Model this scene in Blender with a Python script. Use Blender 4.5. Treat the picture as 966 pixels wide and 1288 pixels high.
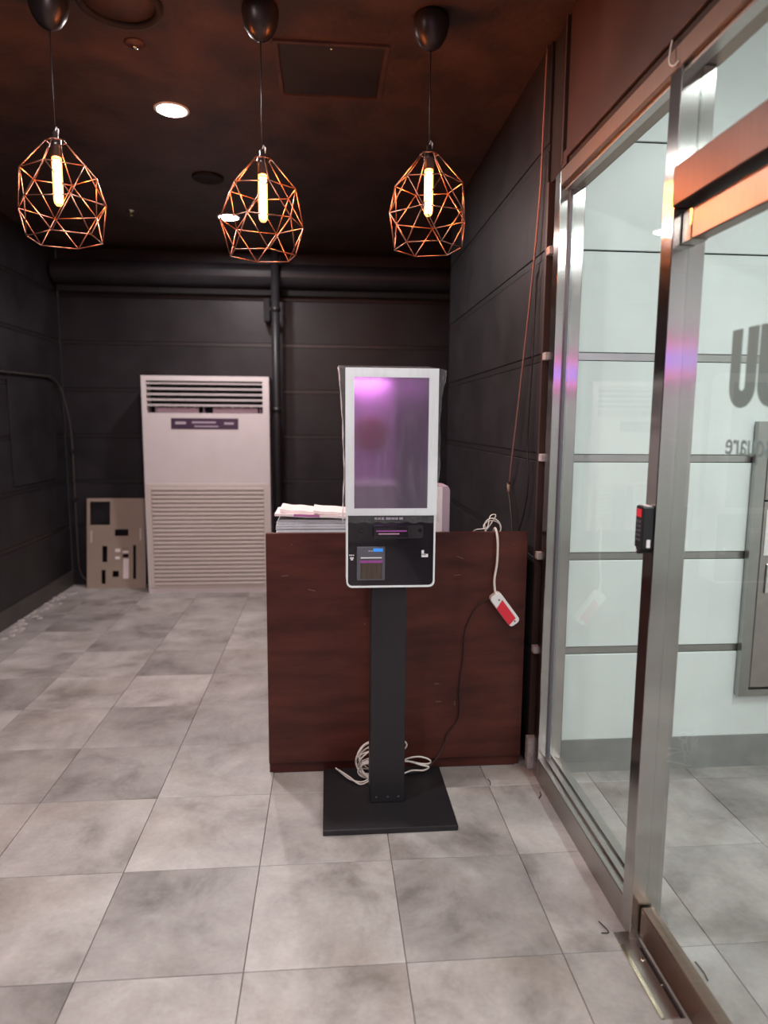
import bpy, bmesh, math, random
from mathutils import Vector, Matrix
random.seed(7)
for o in list(bpy.data.objects): bpy.data.objects.remove(o, do_unlink=True)
SC = bpy.context.scene
COL = SC.collection
PI = math.pi

# ------------------------------------------------------------------ camera
YAW, PITCH, ROLL = 0.083638, 0.131927, 0.007646
fw = Vector((math.sin(YAW)*math.cos(PITCH), math.cos(YAW)*math.cos(PITCH), -math.sin(PITCH)))
r0 = Vector((math.cos(YAW), -math.sin(YAW), 0)); u0 = r0.cross(fw)
rt = math.cos(ROLL)*r0 + math.sin(ROLL)*u0; up = -math.sin(ROLL)*r0 + math.cos(ROLL)*u0
cam = bpy.data.cameras.new('camera'); cam_o = bpy.data.objects.new('camera', cam); COL.objects.link(cam_o)
cam_o.matrix_world = Matrix(((rt.x, up.x, -fw.x, 0), (rt.y, up.y, -fw.y, 0), (rt.z, up.z, -fw.z, 1.5), (0, 0, 0, 1)))
cam.sensor_fit = 'VERTICAL'; cam.sensor_height = 36; cam.lens = 850.83/1288*36
cam.clip_start = 0.02
cam.dof.use_dof = True; cam.dof.focus_distance = 2.5; cam.dof.aperture_fstop = 1.6
SC.camera = cam_o
# ------------------------------------------------------------------ world, exposure
w = bpy.data.worlds.new('world'); SC.world = w; w.use_nodes = True
w.node_tree.nodes['Background'].inputs[0].default_value = (0.02, 0.02, 0.022, 1)
w.node_tree.nodes['Background'].inputs[1].default_value = 1.0
SC.view_settings.view_transform = 'Standard'; SC.view_settings.look = 'None'
SC.view_settings.gamma = 1; SC.view_settings.use_curve_mapping = False
SC.view_settings.exposure = 0.25
# light settings shared by the lamp builders below
DOWN_W, DOWN_COL = 27, (1.0, 0.915, 0.905)
CORR_W, CORR_COL = 40, (0.955, 1.0, 0.985)
BULB_S = 560

# ------------------------------------------------------------------ helpers
class MB:
    def __init__(s): s.v = []; s.f = []; s.sm = []
    def add(s, vs, fs, smooth=False):
        n = len(s.v); s.v += [tuple(v) for v in vs]
        for f in fs: s.f.append([i+n for i in f]); s.sm.append(smooth)
        return s
    def box(s, x0, y0, z0, x1, y1, z1):
        v = [(x, y, z) for z in (z0, z1) for y in (y0, y1) for x in (x0, x1)]
        return s.add(v, [(0, 2, 3, 1), (4, 5, 7, 6), (0, 1, 5, 4), (2, 6, 7, 3), (0, 4, 6, 2), (1, 3, 7, 5)])
    def tube(s, pts, r, seg=8, closed=False, smooth=True):
        P = [Vector(p) for p in pts]; n = len(P); vs = []; fs = []
        R = r if isinstance(r, (list, tuple)) else [r]*n
        ref = None
        for i in range(n):
            a = P[i-1] if (i > 0 or closed) else P[i]; b = P[(i+1) % n] if (i < n-1 or closed) else P[i]
            t = (b-a).normalized()
            if ref is None:
                ref = Vector((0, 0, 1)) if abs(t.z) < .9 else Vector((1, 0, 0))
            ux = (ref - t*ref.dot(t))
            if ux.length < 1e-5: ux = t.orthogonal()
            ux.normalize(); uy = t.cross(ux); ref = ux
            for k in range(seg):
                c = 2*PI*k/seg; vs.append(P[i] + (ux*math.cos(c) + uy*math.sin(c))*R[i])
        m = n if closed else n-1
        for i in range(m):
            j = (i+1) % n
            for k in range(seg): fs.append((i*seg+k, i*seg+(k+1) % seg, j*seg+(k+1) % seg, j*seg+k))
        s.add(vs, fs, smooth)
        if not closed:
            n0 = len(s.v)-len(vs)
            s.f.append([n0+k for k in range(seg)][::-1]); s.sm.append(False)
            s.f.append([n0+(n-1)*seg+k for k in range(seg)]); s.sm.append(False)
        return s
    def lathe(s, prof, c=(0, 0, 0), seg=24, smooth=True):
        vs = []; fs = []; n = len(prof)
        for r, z in prof:
            for k in range(seg):
                a = 2*PI*k/seg; vs.append((c[0]+max(r, 1e-4)*math.cos(a), c[1]+max(r, 1e-4)*math.sin(a), c[2]+z))
        for i in range(n-1):
            for k in range(seg): fs.append((i*seg+k, i*seg+(k+1) % seg, (i+1)*seg+(k+1) % seg, (i+1)*seg+k))
        s.add(vs, fs, smooth)
        n0 = len(s.v)-len(vs)
        s.f.append([n0+k for k in range(seg)][::-1]); s.sm.append(False)
        s.f.append([n0+(n-1)*seg+k for k in range(seg)]); s.sm.append(False)
        return s
    def prism(s, poly, ax, a, b):
        # poly: list of 2D points in the plane across axis ax ('x': (y,z), 'y': (x,z), 'z': (x,y))
        def P(p, t): return {'x': (t, p[0], p[1]), 'y': (p[0], t, p[1]), 'z': (p[0], p[1], t)}[ax]
        n = len(poly)
        vs = [P(p, a) for p in poly] + [P(p, b) for p in poly]
        fs = [list(range(n)), list(range(2*n-1, n-1, -1))] + [(i, i+n, (i+1) % n+n, (i+1) % n) for i in range(n)]
        return s.add(vs, fs)
    def mesh(s, name, mat, bevel=0, bseg=2):
        me = bpy.data.meshes.new(name)
        me.from_pydata(s.v, [], s.f); me.polygons.foreach_set('use_smooth', s.sm)
        bm = bmesh.new(); bm.from_mesh(me)
        bmesh.ops.recalc_face_normals(bm, faces=bm.faces)
        if bevel:
            ed = [e for e in bm.edges if len(e.link_faces) == 2 and e.calc_face_angle(0) > .5]
            bmesh.ops.bevel(bm, geom=ed, offset=bevel, segments=bseg, profile=.5, affect='EDGES')
        bm.to_mesh(me); bm.free(); me.update()
        if mat: me.materials.append(mat)
        return me
    def build(s, name, mat, parent=None, loc=(0, 0, 0), bevel=0, bseg=2):
        return link(name, s.mesh(name, mat, bevel, bseg), parent, loc)

def link(name, me, parent=None, loc=(0, 0, 0)):
    o = bpy.data.objects.new(name, me); COL.objects.link(o); o.location = loc
    if parent: o.parent = parent
    return o
def B(*a): return MB().box(*a)
def tag(o, label=None, cat=None, group=None, kind=None):
    if label: o['label'] = label
    if cat: o['category'] = cat
    if group: o['group'] = group
    if kind: o['kind'] = kind
    return o
def thing(name, label, cat, loc=(0, 0, 0), group=None, kind=None):
    o = link(name, None, None, loc); o.empty_display_size = .05
    return tag(o, label, cat, group, kind)
def struct(name, mb, mat, bevel=0, label=None):
    o = mb.build(name, mat, None, bevel=bevel); tag(o, label, None, None, 'structure'); return o
def spline(pts, n=8):
    P = [Vector(p) for p in pts]; P = [P[0]*2-P[1]] + P + [P[-1]*2-P[-2]]; out = []
    for i in range(1, len(P)-2):
        for k in range(n):
            t = k/n; a, b, c, d = P[i-1], P[i], P[i+1], P[i+2]
            out.append(.5*((2*b) + (c-a)*t + (2*a-5*b+4*c-d)*t*t + (-a+3*b-3*c+d)*t**3))
    out.append(P[-2]); return out
def rrect(x0, z0, x1, z1, rad, n=6, corners='tb'):
    pts = []
    for cx, cz, a0, on in ((x1-rad, z0+rad, -PI/2, 'b'), (x1-rad, z1-rad, 0, 't'), (x0+rad, z1-rad, PI/2, 't'), (x0+rad, z0+rad, PI, 'b')):
        if on in corners:
            for k in range(n+1):
                a = a0+PI/2*k/n; pts.append((cx+rad*math.cos(a), cz+rad*math.sin(a)))
        else:
            pts.append((cx+(rad if cx > (x0+x1)/2 else -rad), cz+(rad if cz > (z0+z1)/2 else -rad)))
    return pts

# ------------------------------------------------------------------ materials
def mat(name, col, rough=.5, metal=0., var=0., vscale=6., rvar=0., bump=0., bscale=40., stretch=(1, 1, 1), col2=None, spec=.5, emit=None, es=0., coord='Object', aniso=0., coat=0.):
    m = bpy.data.materials.new(name); m.use_nodes = True
    nt = m.node_tree; N = nt.nodes; L = nt.links; p = N['Principled BSDF']
    p.inputs['Base Color'].default_value = (*col, 1); p.inputs['Roughness'].default_value = rough; p.inputs['Metallic'].default_value = metal
    p.inputs['Specular IOR Level'].default_value = spec; p.inputs['Anisotropic'].default_value = aniso; p.inputs['Coat Weight'].default_value = coat
    if emit: p.inputs['Emission Color'].default_value = (*emit, 1); p.inputs['Emission Strength'].default_value = es
    if aniso:
        tg = N.new('ShaderNodeTangent'); tg.direction_type = 'RADIAL'; tg.axis = 'Z'; L.new(tg.outputs[0], p.inputs['Tangent'])
    tc = N.new('ShaderNodeTexCoord'); mp = N.new('ShaderNodeMapping'); mp.inputs['Scale'].default_value = stretch
    L.new(tc.outputs[coord], mp.inputs[0])
    if var or col2 or rvar:
        nz = N.new('ShaderNodeTexNoise'); nz.inputs['Scale'].default_value = vscale; nz.inputs['Detail'].default_value = 6; nz.inputs['Roughness'].default_value = .6
        L.new(mp.outputs[0], nz.inputs['Vector'])
        cr = N.new('ShaderNodeValToRGB'); cr.color_ramp.elements[0].position = .3; cr.color_ramp.elements[1].position = .7
        c2 = col2 if col2 else tuple(min(1, c*(1+var)) for c in col)
        c1 = col if col2 else tuple(c*(1-var) for c in col)
        cr.color_ramp.elements[0].color = (*c1, 1); cr.color_ramp.elements[1].color = (*c2, 1)
        L.new(nz.outputs['Fac'], cr.inputs[0]); L.new(cr.outputs[0], p.inputs['Base Color'])
        if rvar:
            mr = N.new('ShaderNodeMapRange'); mr.inputs[3].default_value = max(.02, rough-rvar); mr.inputs[4].default_value = min(1, rough+rvar)
            L.new(nz.outputs['Fac'], mr.inputs[0]); L.new(mr.outputs[0], p.inputs['Roughness'])
    if bump:
        n2 = N.new('ShaderNodeTexNoise'); n2.inputs['Scale'].default_value = bscale; n2.inputs['Detail'].default_value = 4
        L.new(mp.outputs[0], n2.inputs['Vector'])
        bp = N.new('ShaderNodeBump'); bp.inputs['Strength'].default_value = bump; bp.inputs['Distance'].default_value = .01
        L.new(n2.outputs['Fac'], bp.inputs['Height']); L.new(bp.outputs[0], p.inputs['Normal'])
    return m

def tile_mat():
    m = bpy.data.materials.new('cement_tile'); m.use_nodes = True
    nt = m.node_tree; N = nt.nodes; L = nt.links; p = N['Principled BSDF']
    tc = N.new('ShaderNodeTexCoord'); oi = N.new('ShaderNodeObjectInfo')
    mu = N.new('ShaderNodeMath'); mu.operation = 'MULTIPLY'; mu.inputs[1].default_value = 91.7; L.new(oi.outputs['Random'], mu.inputs[0])
    cb = N.new('ShaderNodeCombineXYZ'); L.new(mu.outputs[0], cb.inputs[0]); L.new(mu.outputs[0], cb.inputs[2])
    ad = N.new('ShaderNodeVectorMath'); L.new(tc.outputs['Object'], ad.inputs[0]); L.new(cb.outputs[0], ad.inputs[1])
    def noise(sc, det, ro, dist=0):
        n = N.new('ShaderNodeTexNoise'); n.inputs['Scale'].default_value = sc; n.inputs['Detail'].default_value = det; n.inputs['Roughness'].default_value = ro; n.inputs['Distortion'].default_value = dist
        L.new(ad.outputs[0], n.inputs['Vector']); return n
    n1 = noise(3.4, 7, .62, .3); n2 = noise(60, 5, .7); n3 = noise(2.2, 4, .5)
    cr = N.new('ShaderNodeValToRGB'); e = cr.color_ramp.elements
    e[0].position = .30; e[0].color = (.172, .154, .143, 1); e[1].position = .70; e[1].color = (.46, .434, .418, 1)
    x = e.new(.47); x.color = (.325, .301, .287, 1)
    L.new(n1.outputs['Fac'], cr.inputs[0])
    # brownish clouds
    m1 = N.new('ShaderNodeMix'); m1.data_type = 'RGBA'; m1.inputs['B'].default_value = (.28, .24, .206, 1)
    c3 = N.new('ShaderNodeMapRange'); c3.inputs[1].default_value = .52; c3.inputs[2].default_value = .75; c3.inputs[4].default_value = .55
    L.new(n3.outputs['Fac'], c3.inputs[0]); L.new(c3.outputs[0], m1.inputs['Factor']); L.new(cr.outputs[0], m1.inputs['A'])
    # per tile tone and fine grain
    t = N.new('ShaderNodeMapRange'); t.inputs[3].default_value = .78; t.inputs[4].default_value = 1.16; L.new(oi.outputs['Random'], t.inputs[0])
    g = N.new('ShaderNodeMapRange'); g.inputs[1].default_value = .3; g.inputs[2].default_value = .7; g.inputs[3].default_value = .92; g.inputs[4].default_value = 1.07; L.new(n2.outputs['Fac'], g.inputs[0])
    tm = N.new('ShaderNodeMath'); tm.operation = 'MULTIPLY'; L.new(t.outputs[0], tm.inputs[0]); L.new(g.outputs[0], tm.inputs[1])
    vm = N.new('ShaderNodeVectorMath'); vm.operation = 'SCALE'; L.new(m1.outputs['Result'], vm.inputs[0]); L.new(tm.outputs[0], vm.inputs['Scale'])
    L.new(vm.outputs[0], p.inputs['Base Color'])
    rr = N.new('ShaderNodeMapRange'); rr.inputs[3].default_value = .34; rr.inputs[4].default_value = .5; L.new(n1.outputs['Fac'], rr.inputs[0]); L.new(rr.outputs[0], p.inputs['Roughness'])
    bp = N.new('ShaderNodeBump'); bp.inputs['Strength'].default_value = .12; bp.inputs['Distance'].default_value = .003
    L.new(n2.outputs['Fac'], bp.inputs['Height']); L.new(bp.outputs[0], p.inputs['Normal'])
    return m

def glass_mat(name, tint, rough=0.0, boost=1.0):
    m = bpy.data.materials.new(name); m.use_nodes = True
    nt = m.node_tree; N = nt.nodes; L = nt.links; N.remove(N['Principled BSDF']); out = N['Material Output']
    tr = N.new('ShaderNodeBsdfTransparent'); tr.inputs[0].default_value = (*tint, 1)
    gl = N.new('ShaderNodeBsdfGlossy'); gl.inputs['Roughness'].default_value = rough
    fr = N.new('ShaderNodeFresnel'); fr.inputs[0].default_value = 1.45
    k = N.new('ShaderNodeMath'); k.operation = 'MULTIPLY'; k.inputs[1].default_value = boost; ge = N.new('ShaderNodeNewGeometry'); iv = N.new('ShaderNodeMath'); iv.operation = 'SUBTRACT'; iv.inputs[0].default_value = 1; L.new(ge.outputs['Backfacing'], iv.inputs[1])
    k2 = N.new('ShaderNodeMath'); k2.operation = 'MULTIPLY'; L.new(fr.outputs[0], k2.inputs[0]); L.new(iv.outputs[0], k2.inputs[1]); L.new(k2.outputs[0], k.inputs[0])
    mx = N.new('ShaderNodeMixShader'); L.new(k.outputs[0], mx.inputs[0]); L.new(tr.outputs[0], mx.inputs[1]); L.new(gl.outputs[0], mx.inputs[2])
    L.new(mx.outputs[0], out.inputs[0]); return m

def film_mat():
    m = bpy.data.materials.new('clear_film'); m.use_nodes = True
    nt = m.node_tree; N = nt.nodes; L = nt.links; N.remove(N['Principled BSDF']); out = N['Material Output']
    tr = N.new('ShaderNodeBsdfTransparent'); tr.inputs[0].default_value = (.97, .97, .98, 1)
    gl = N.new('ShaderNodeBsdfPrincipled'); gl.inputs['Base Color'].default_value = (.75, .75, .78, 1); gl.inputs['Roughness'].default_value = .18; gl.inputs['Specular IOR Level'].default_value = 1.0
    tc = N.new('ShaderNodeTexCoord'); nz = N.new('ShaderNodeTexNoise'); nz.inputs['Scale'].default_value = 22; nz.inputs['Detail'].default_value = 3; L.new(tc.outputs['Object'], nz.inputs['Vector'])
    bp = N.new('ShaderNodeBump'); bp.inputs['Strength'].default_value = .5; bp.inputs['Distance'].default_value = .01; L.new(nz.outputs['Fac'], bp.inputs['Height']); L.new(bp.outputs[0], gl.inputs['Normal'])
    lw = N.new('ShaderNodeFresnel'); lw.inputs[0].default_value = 1.5
    mx = N.new('ShaderNodeMixShader'); ge = N.new('ShaderNodeNewGeometry'); iv = N.new('ShaderNodeMath'); iv.operation = 'SUBTRACT'; iv.inputs[0].default_value = 1; L.new(ge.outputs['Backfacing'], iv.inputs[1])
    k2 = N.new('ShaderNodeMath'); k2.operation = 'MULTIPLY'; L.new(lw.outputs[0], k2.inputs[0]); L.new(iv.outputs[0], k2.inputs[1])
    st = N.new('ShaderNodeTexNoise'); st.inputs['Scale'].default_value = 9; st.inputs['Detail'].default_value = 5; mp = N.new('ShaderNodeMapping'); mp.inputs['Scale'].default_value = (6, 6, 1); L.new(tc.outputs['Object'], mp.inputs[0]); L.new(mp.outputs[0], st.inputs['Vector'])
    sr = N.new('ShaderNodeMapRange'); sr.inputs[1].default_value = .5; sr.inputs[2].default_value = .8; sr.inputs[3].default_value = .025; sr.inputs[4].default_value = .10; L.new(st.outputs['Fac'], sr.inputs[0])
    sm_ = N.new('ShaderNodeMath'); sm_.operation = 'ADD'; sm_.use_clamp = True; L.new(k2.outputs[0], sm_.inputs[0]); L.new(sr.outputs[0], sm_.inputs[1]); L.new(sm_.outputs[0], mx.inputs[0]); L.new(tr.outputs[0], mx.inputs[1]); L.new(gl.outputs[0], mx.inputs[2])
    L.new(mx.outputs[0], out.inputs[0]); return m

def emis(name, col, s):
    m = bpy.data.materials.new(name); m.use_nodes = True
    nt = m.node_tree; N = nt.nodes; N.remove(N['Principled BSDF'])
    e = N.new('ShaderNodeEmission'); e.inputs[0].default_value = (*col, 1); e.inputs[1].default_value = s
    nt.links.new(e.outputs[0], N['Material Output'].inputs[0]); return m
def glow_glass(name, col, s, f):
    m = bpy.data.materials.new(name); m.use_nodes = True
    nt = m.node_tree; N = nt.nodes; L = nt.links; N.remove(N['Principled BSDF'])
    e = N.new('ShaderNodeEmission'); e.inputs[0].default_value = (*col, 1); e.inputs[1].default_value = s
    t = N.new('ShaderNodeBsdfTransparent'); t.inputs[0].default_value = (1, .8, .55, 1); mx = N.new('ShaderNodeMixShader'); mx.inputs[0].default_value = f
    L.new(t.outputs[0], mx.inputs[1]); L.new(e.outputs[0], mx.inputs[2]); L.new(mx.outputs[0], N['Material Output'].inputs[0]); return m

M = {}
M['tile'] = tile_mat()
M['grout'] = mat('grout', (.12, .105, .097), .9)
M['panel'] = mat('black_painted_panel', (.0172, .0158, .0185), .45, spec=.32, var=.35, vscale=3, rvar=.1, bump=.15, bscale=9)
M['panel_strip'] = mat('black_painted_strip', (.014, .0125, .0135), .4)
M['joint'] = mat('black_joint', (.006, .005, .006), .8)
M['ceil'] = mat('black_painted_ceiling', (.016, .0095, .0085), .55, col2=(.068, .036, .027), vscale=4, bump=.4, bscale=14)
M['header'] = mat('dark_header_panel', (.050, .027, .0215), .38, var=.25, vscale=2.5, rvar=.08)
M['wpanel'] = mat('white_stone_panel', (.74, .79, .77), .35, var=.05, vscale=3)
M['wwall'] = mat('white_wall', (.78, .80, .78), .7, var=.03)
M['steel'] = mat('brushed_steel', (.50, .485, .46), .17, 1., var=.05, vscale=30, stretch=(1, 1, 14), aniso=.92)
M['steel_h'] = mat('brushed_steel_flat', (.44, .41, .385), .36, 1., var=.08, vscale=18, stretch=(1, 14, 1), rvar=.05)
M['rail_dark'] = mat('steel_rail_dark_reflection', (.075, .046, .038), .40, 1., var=.1, vscale=12, stretch=(1, 10, 1))  # steel, darkened brown to stand for its dimmer reflection
M['rail'] = mat('steel_rail_warm_reflection', (.26, .19, .155), .40, 1., var=.08, vscale=12, stretch=(1, 10, 1))  # steel, with warm brown reflections put into its colour
M['steel_strip'] = mat('steel_strip', (.42, .42, .40), .32, 1., var=.12, vscale=5)
M['skirting'] = mat('grey_stone_skirting', (.26, .26, .25), .45, var=.12, vscale=8)
M['glass'] = glass_mat('door_glass', (.945, .975, .965))
M['frost'] = mat('grey_vinyl_lettering', (.235, .30, .30), .5)
M['wood'] = mat('dark_red_wood', (.034, .0066, .0042), .38, col2=(.098, .0225, .0135), spec=.35, vscale=3.2, stretch=(.8, 1, 4), rvar=.06)
M['wood_edge'] = mat('wood_edge', (.05, .025, .02), .4)
M['worktop'] = mat('dark_worktop', (.02, .012, .011), .4)
M['scuff'] = mat('pale_scuff', (.24, .17, .14), .7)
M['black'] = mat('black_powder_coat', (.014, .013, .015), .42, var=.15, vscale=60)
M['white_pl'] = mat('white_plastic', (.80, .84, .83), .3)
M['black_gl'] = mat('black_gloss_panel', (.012, .010, .014), .12, coat=.5)
M['black_pl'] = mat('black_plastic', (.012, .012, .013), .4)
M['grey_pl'] = mat('grey_plastic', (.10, .10, .12), .4)
M['acr'] = mat('cream_metal', (.62, .575, .58), .35, var=.03)
M['acg'] = mat('cream_grille', (.58, .52, .485), .4)
M['dark_hole'] = mat('dark_hole', (.006, .005, .006), .8)
M['purple'] = mat('purple_label', (.055, .028, .06), .35)
M['pale_print'] = mat('pale_print', (.42, .36, .42), .5)
M['beige'] = mat('beige_metal', (.32, .255, .205), .42, var=.05)
M['paper'] = mat('white_paper', (.70, .70, .73), .7, var=.08, vscale=20)
M['paper2'] = mat('pinkish_paper', (.78, .70, .70), .7, var=.06, vscale=9)
M['mag'] = mat('magenta_print', (.42, .13, .36), .5)
M['lilac'] = mat('lilac_card', (.42, .31, .38), .6)
M['cable_w'] = mat('white_cable', (.74, .68, .62), .45)
M['cable_b'] = mat('black_cable', (.012, .011, .011), .45)
M['cable_p'] = mat('pinkish_cable', (.22, .11, .095), .5)
M['red'] = mat('red_sticker', (.70, .025, .045), .5)
M['white_st'] = mat('white_sticker', (.80, .78, .76), .5)
M['copper'] = mat('copper_wire', (.34, .195, .155), .45, 1.)
M['darkmetal'] = mat('dark_bronze', (.045, .035, .034), .34, .6)
M['bulb_core'] = emis('bulb_filament', (1, .31, .085), BULB_S)
M['bulb_glass'] = glow_glass('bulb_glass', (1, .42, .12), 6.0, .4)
M['lamp_disc'] = emis('downlight_disc', DOWN_COL, 30)
M['tube_light'] = emis('corridor_tube', CORR_COL, 14)
M['clear_pl'] = mat('smoky_window', (.075, .055, .04), .12, coat=.4)
M['blue_lcd'] = mat('blue_display', (.03, .16, .5), .3, emit=(.05, .3, .85), es=.5)
M['film'] = film_mat()
M['magenta_pl'] = mat('magenta_plastic', (.30, .07, .28), .3)
M['brass'] = mat('brass_strip', (.72, .66, .50), .25, 1.)
M['white_debris'] = mat('flaked_white_paint', (.42, .38, .37), .8, var=.25, vscale=40)

def screen_mat():
    m = mat('kiosk_screen_glass', (.056, .034, .068), .06)  # violet reflection sheen put into base colour and specular tint
    p = m.node_tree.nodes['Principled BSDF']; p.inputs['IOR'].default_value = 3.0
    p.inputs['Specular Tint'].default_value = (1, .72, 1, 1)
    return m
M['screen'] = screen_mat()

# ------------------------------------------------------------------ setting
CEIL = 2.97
XL, XR, XD0, XD1 = -2.33, .875, .88, .98      # left wall, right wall, door frame
YB, YR = 6.28, -4.0
T, TX0, TY0 = .45, -.685, 1.70                  # tile pitch and grid origin

floor = struct('floor', MB().box(XL-.1, YR-.1, -.08, 3.5, YB+.1, -.004), M['grout'], label='mottled grey cement-look tile floor')
def tile_mesh(w, d):
    g = .0011; c = .0011; h = .0
    a, b = w/2-g, d/2-g
    v = [(-a, -b, -.006), (a, -b, -.006), (a, b, -.006), (-a, b, -.006), (-a, -b, -c), (a, -b, -c), (a, b, -c), (-a, b, -c),
         (-a+c, -b+c, h), (a-c, -b+c, h), (a-c, b-c, h), (-a+c, b-c, h)]
    f = [(3, 2, 1, 0), (8, 9, 10, 11)] + [(i, (i+1) % 4, (i+1) % 4+4, i+4) for i in range(4)] + [(i+4, (i+1) % 4+4, (i+1) % 4+8, i+8) for i in range(4)]
    return MB().add(v, f).mesh('tile', M['tile'])
tmesh = {}
for i in range(-4, 10):
    for j in range(-13, 11):
        x0, x1 = max(TX0+i*T, XL), min(TX0+(i+1)*T, 3.4); y0, y1 = max(TY0+j*T, YR), min(TY0+(j+1)*T, YB)
        if x1-x0 < .01 or y1-y0 < .01: continue
        if x0 > .95 and y0 > 2.69 and y1 < 4.93: continue
        if x0 > 2.0 and y0 > 2.69: continue
        if x0 > .95 and y0 < 2.69 < y1: y1 = 2.69
        k = (round(x1-x0, 4), round(y1-y0, 4))
        if k not in tmesh: tmesh[k] = tile_mesh(*k)
        link('tile', tmesh[k], floor, ((x0+x1)/2, (y0+y1)/2, 0))

struct('ceiling', MB().box(XL-.1, YR-.1, CEIL, XD1, YB+.1, CEIL+.1).box(XD1, 4.83, CEIL, 2.1, YB+.1, CEIL+.1), M['ceil'], label='rough black painted ceiling')
GZ = [.545, .952, 1.36, 1.767, 2.175, 2.582]     # joint heights shared by all panelled walls
def panelled(name, plane, at, sgn, a0, a1, zt, thick, pm, sm, label, breaks=(), z0=0.0, smax=9):
    """plane 'x' or 'y'; face at `at`, solid going sgn*thick; panels 10 mm proud of the backing"""
    def bx(a, b, z0_, z1_, d0, d1):
        d0, d1 = sorted((at+sgn*d0, at+sgn*d1))
        return B(d0, a, z0_, d1, b, z1_) if plane == 'x' else B(a, d0, z0_, b, d1, z1_)
    wall = bx(a0, a1, 0, zt, .012, thick).build(name, M['joint']); tag(wall, label, None, None, 'structure')
    zs = [z0] + [z for z in GZ if z < zt-.05] + [zt]
    cols = [a0] + list(breaks) + [a1]
    for i in range(len(zs)-1):
        lo = zs[i] + ((.017 if zs[i] < smax else .003) if i else 0); hi = zs[i+1] - ((.017 if zs[i+1] < smax else .003) if i < len(zs)-2 else 0)
        for c in range(len(cols)-1):
            bx(cols[c]+.002, cols[c+1]-.002, lo, hi, 0, .012).build('panel', pm, wall, bevel=.002, bseg=1)
        if i and zs[i] < smax: bx(a0, a1, zs[i]-.0135, zs[i]+.0145, .004, .012).build('joint_strip', sm, wall)
    return wall
panelled('wall_left', 'x', XL, -1, YR, YB, CEIL, .1, M['panel'], M['panel_strip'], 'black panelled wall with conduit on the left', breaks=(-2., -.4, 1.2, 2.8, 4.4))
panelled('wall_back', 'y', YB, 1, XL, 2.0, CEIL, .1, M['panel'], M['panel_strip'], 'black panelled wall behind the air conditioner', breaks=(-.47,))
panelled('wall_right', 'x', XR, 1, 2.775, 4.93, CEIL, .1, M['panel'], M['panel_strip'], 'black panelled wall behind the reception counter')
struct('wall_recess', MB().box(.975, 4.83, 0, 2.0, 4.93, CEIL), M['panel'], label='dark return wall round the corner at the back')
struct('wall_recess_side', MB().box(2.0, 4.83, 0, 2.1, YB+.1, CEIL), M['panel'], label='dark side wall of the back recess')
struct('baseboard_left', MB().box(XL, YR, 0, XL+.012, YB-.01, .135), mat('grey_baseboard', (.05, .045, .042), .5, var=.2), label='dark grey vinyl baseboard along the left wall')
struct('wall_rear', MB().box(XL, YR-.1, 0, XD1, YR, CEIL), mat('violet_rear_wall', (.55, .28, .58), .7, var=.1), label='unseen rear wall, coloured violet for the kiosk screen reflection')  # violet chosen to colour the reflection in the kiosk screen
# wall over the door, with the two dark vertical slots at its end
wo = struct('wall_over_door', MB().box(.887, YR, 2.445, XD1, 2.775, CEIL), M['joint'], label='dark brown panel wall above the glass door')
for a, b in ((YR, -1.5), (-1.5, .55), (.55, 2.565)):
    B(XR, a+.001, 2.47, .887, b-.001, CEIL).build('panel', M['header'], wo, bevel=.002, bseg=1)
B(XR, 2.605, 2.46, .887, 2.622, CEIL).build('trim_strip', M['header'], wo)
B(XR+.002, 2.565, 2.447, .887, 2.622, 2.50).build('trim_block', M['header'], wo)
# corner slot between wall and door frame
ws = struct('wall_corner_slot', MB().box(.90, 2.69, 0, .98, 2.775, 2.445), M['joint'], label='black corner slot between dark wall and steel door frame')
for z in GZ[:5]:
    B(.868, 2.70, z-.014, .90, 2.737, z+.016).build('strip_end', M['white_debris'], ws, bevel=.002, bseg=1)
for za, zb in ((.15, .50), (.60, .90), (.99, 1.33)):
    mb = MB(); n = 14; zz = [za+(zb-za)*k/n for k in range(n+1)]
    for k in range(n):
        d = random.uniform(.004, .011); mb.box(.888, 2.697, zz[k], .901, 2.697+d, zz[k+1])
    mb.build('flaked_paint_edge', M['white_debris'], ws)
B(.862, 2.715, .004, .90, 2.755, .145).build('metal_end_bracket', M['white_debris'], ws, bevel=.003, bseg=1)
B(.874, 2.752, 0, .90, 2.775, 2.445).build('edge_board', M['header'], ws)

# corridor beyond the glass
wc = panelled('wall_corridor', 'y', 2.69, 1, .98, 3.4, 3.25, .1, M['wpanel'], M['steel_strip'], 'white stone panel wall with steel strips beyond the glass', breaks=(2.35,), z0=.145, smax=2.0)
B(.98, 2.684, 0, 3.4, 2.702, .145).build('skirting', M['skirting'], wc)
struct('wall_corridor_far', MB().box(3.4, -3.1, 0, 3.5, 2.79, 3.25), M['wwall'], label='plain white wall on the far side of the corridor')
struct('wall_corridor_end', MB().box(.98, -3.1, 0, 3.4, -3.0, 3.25), M['wwall'], label='white end wall of the corridor')
struct('ceiling_corridor', MB().box(.98, -3.1, 3.25, 3.5, 2.79, 3.35), M['wwall'], label='white corridor ceiling')
struct('wall_door_rear', MB().box(XR, YR, 0, XD1, -.66, 2.445), M['panel'], label='dark wall beside the glass front behind the camera')

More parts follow.
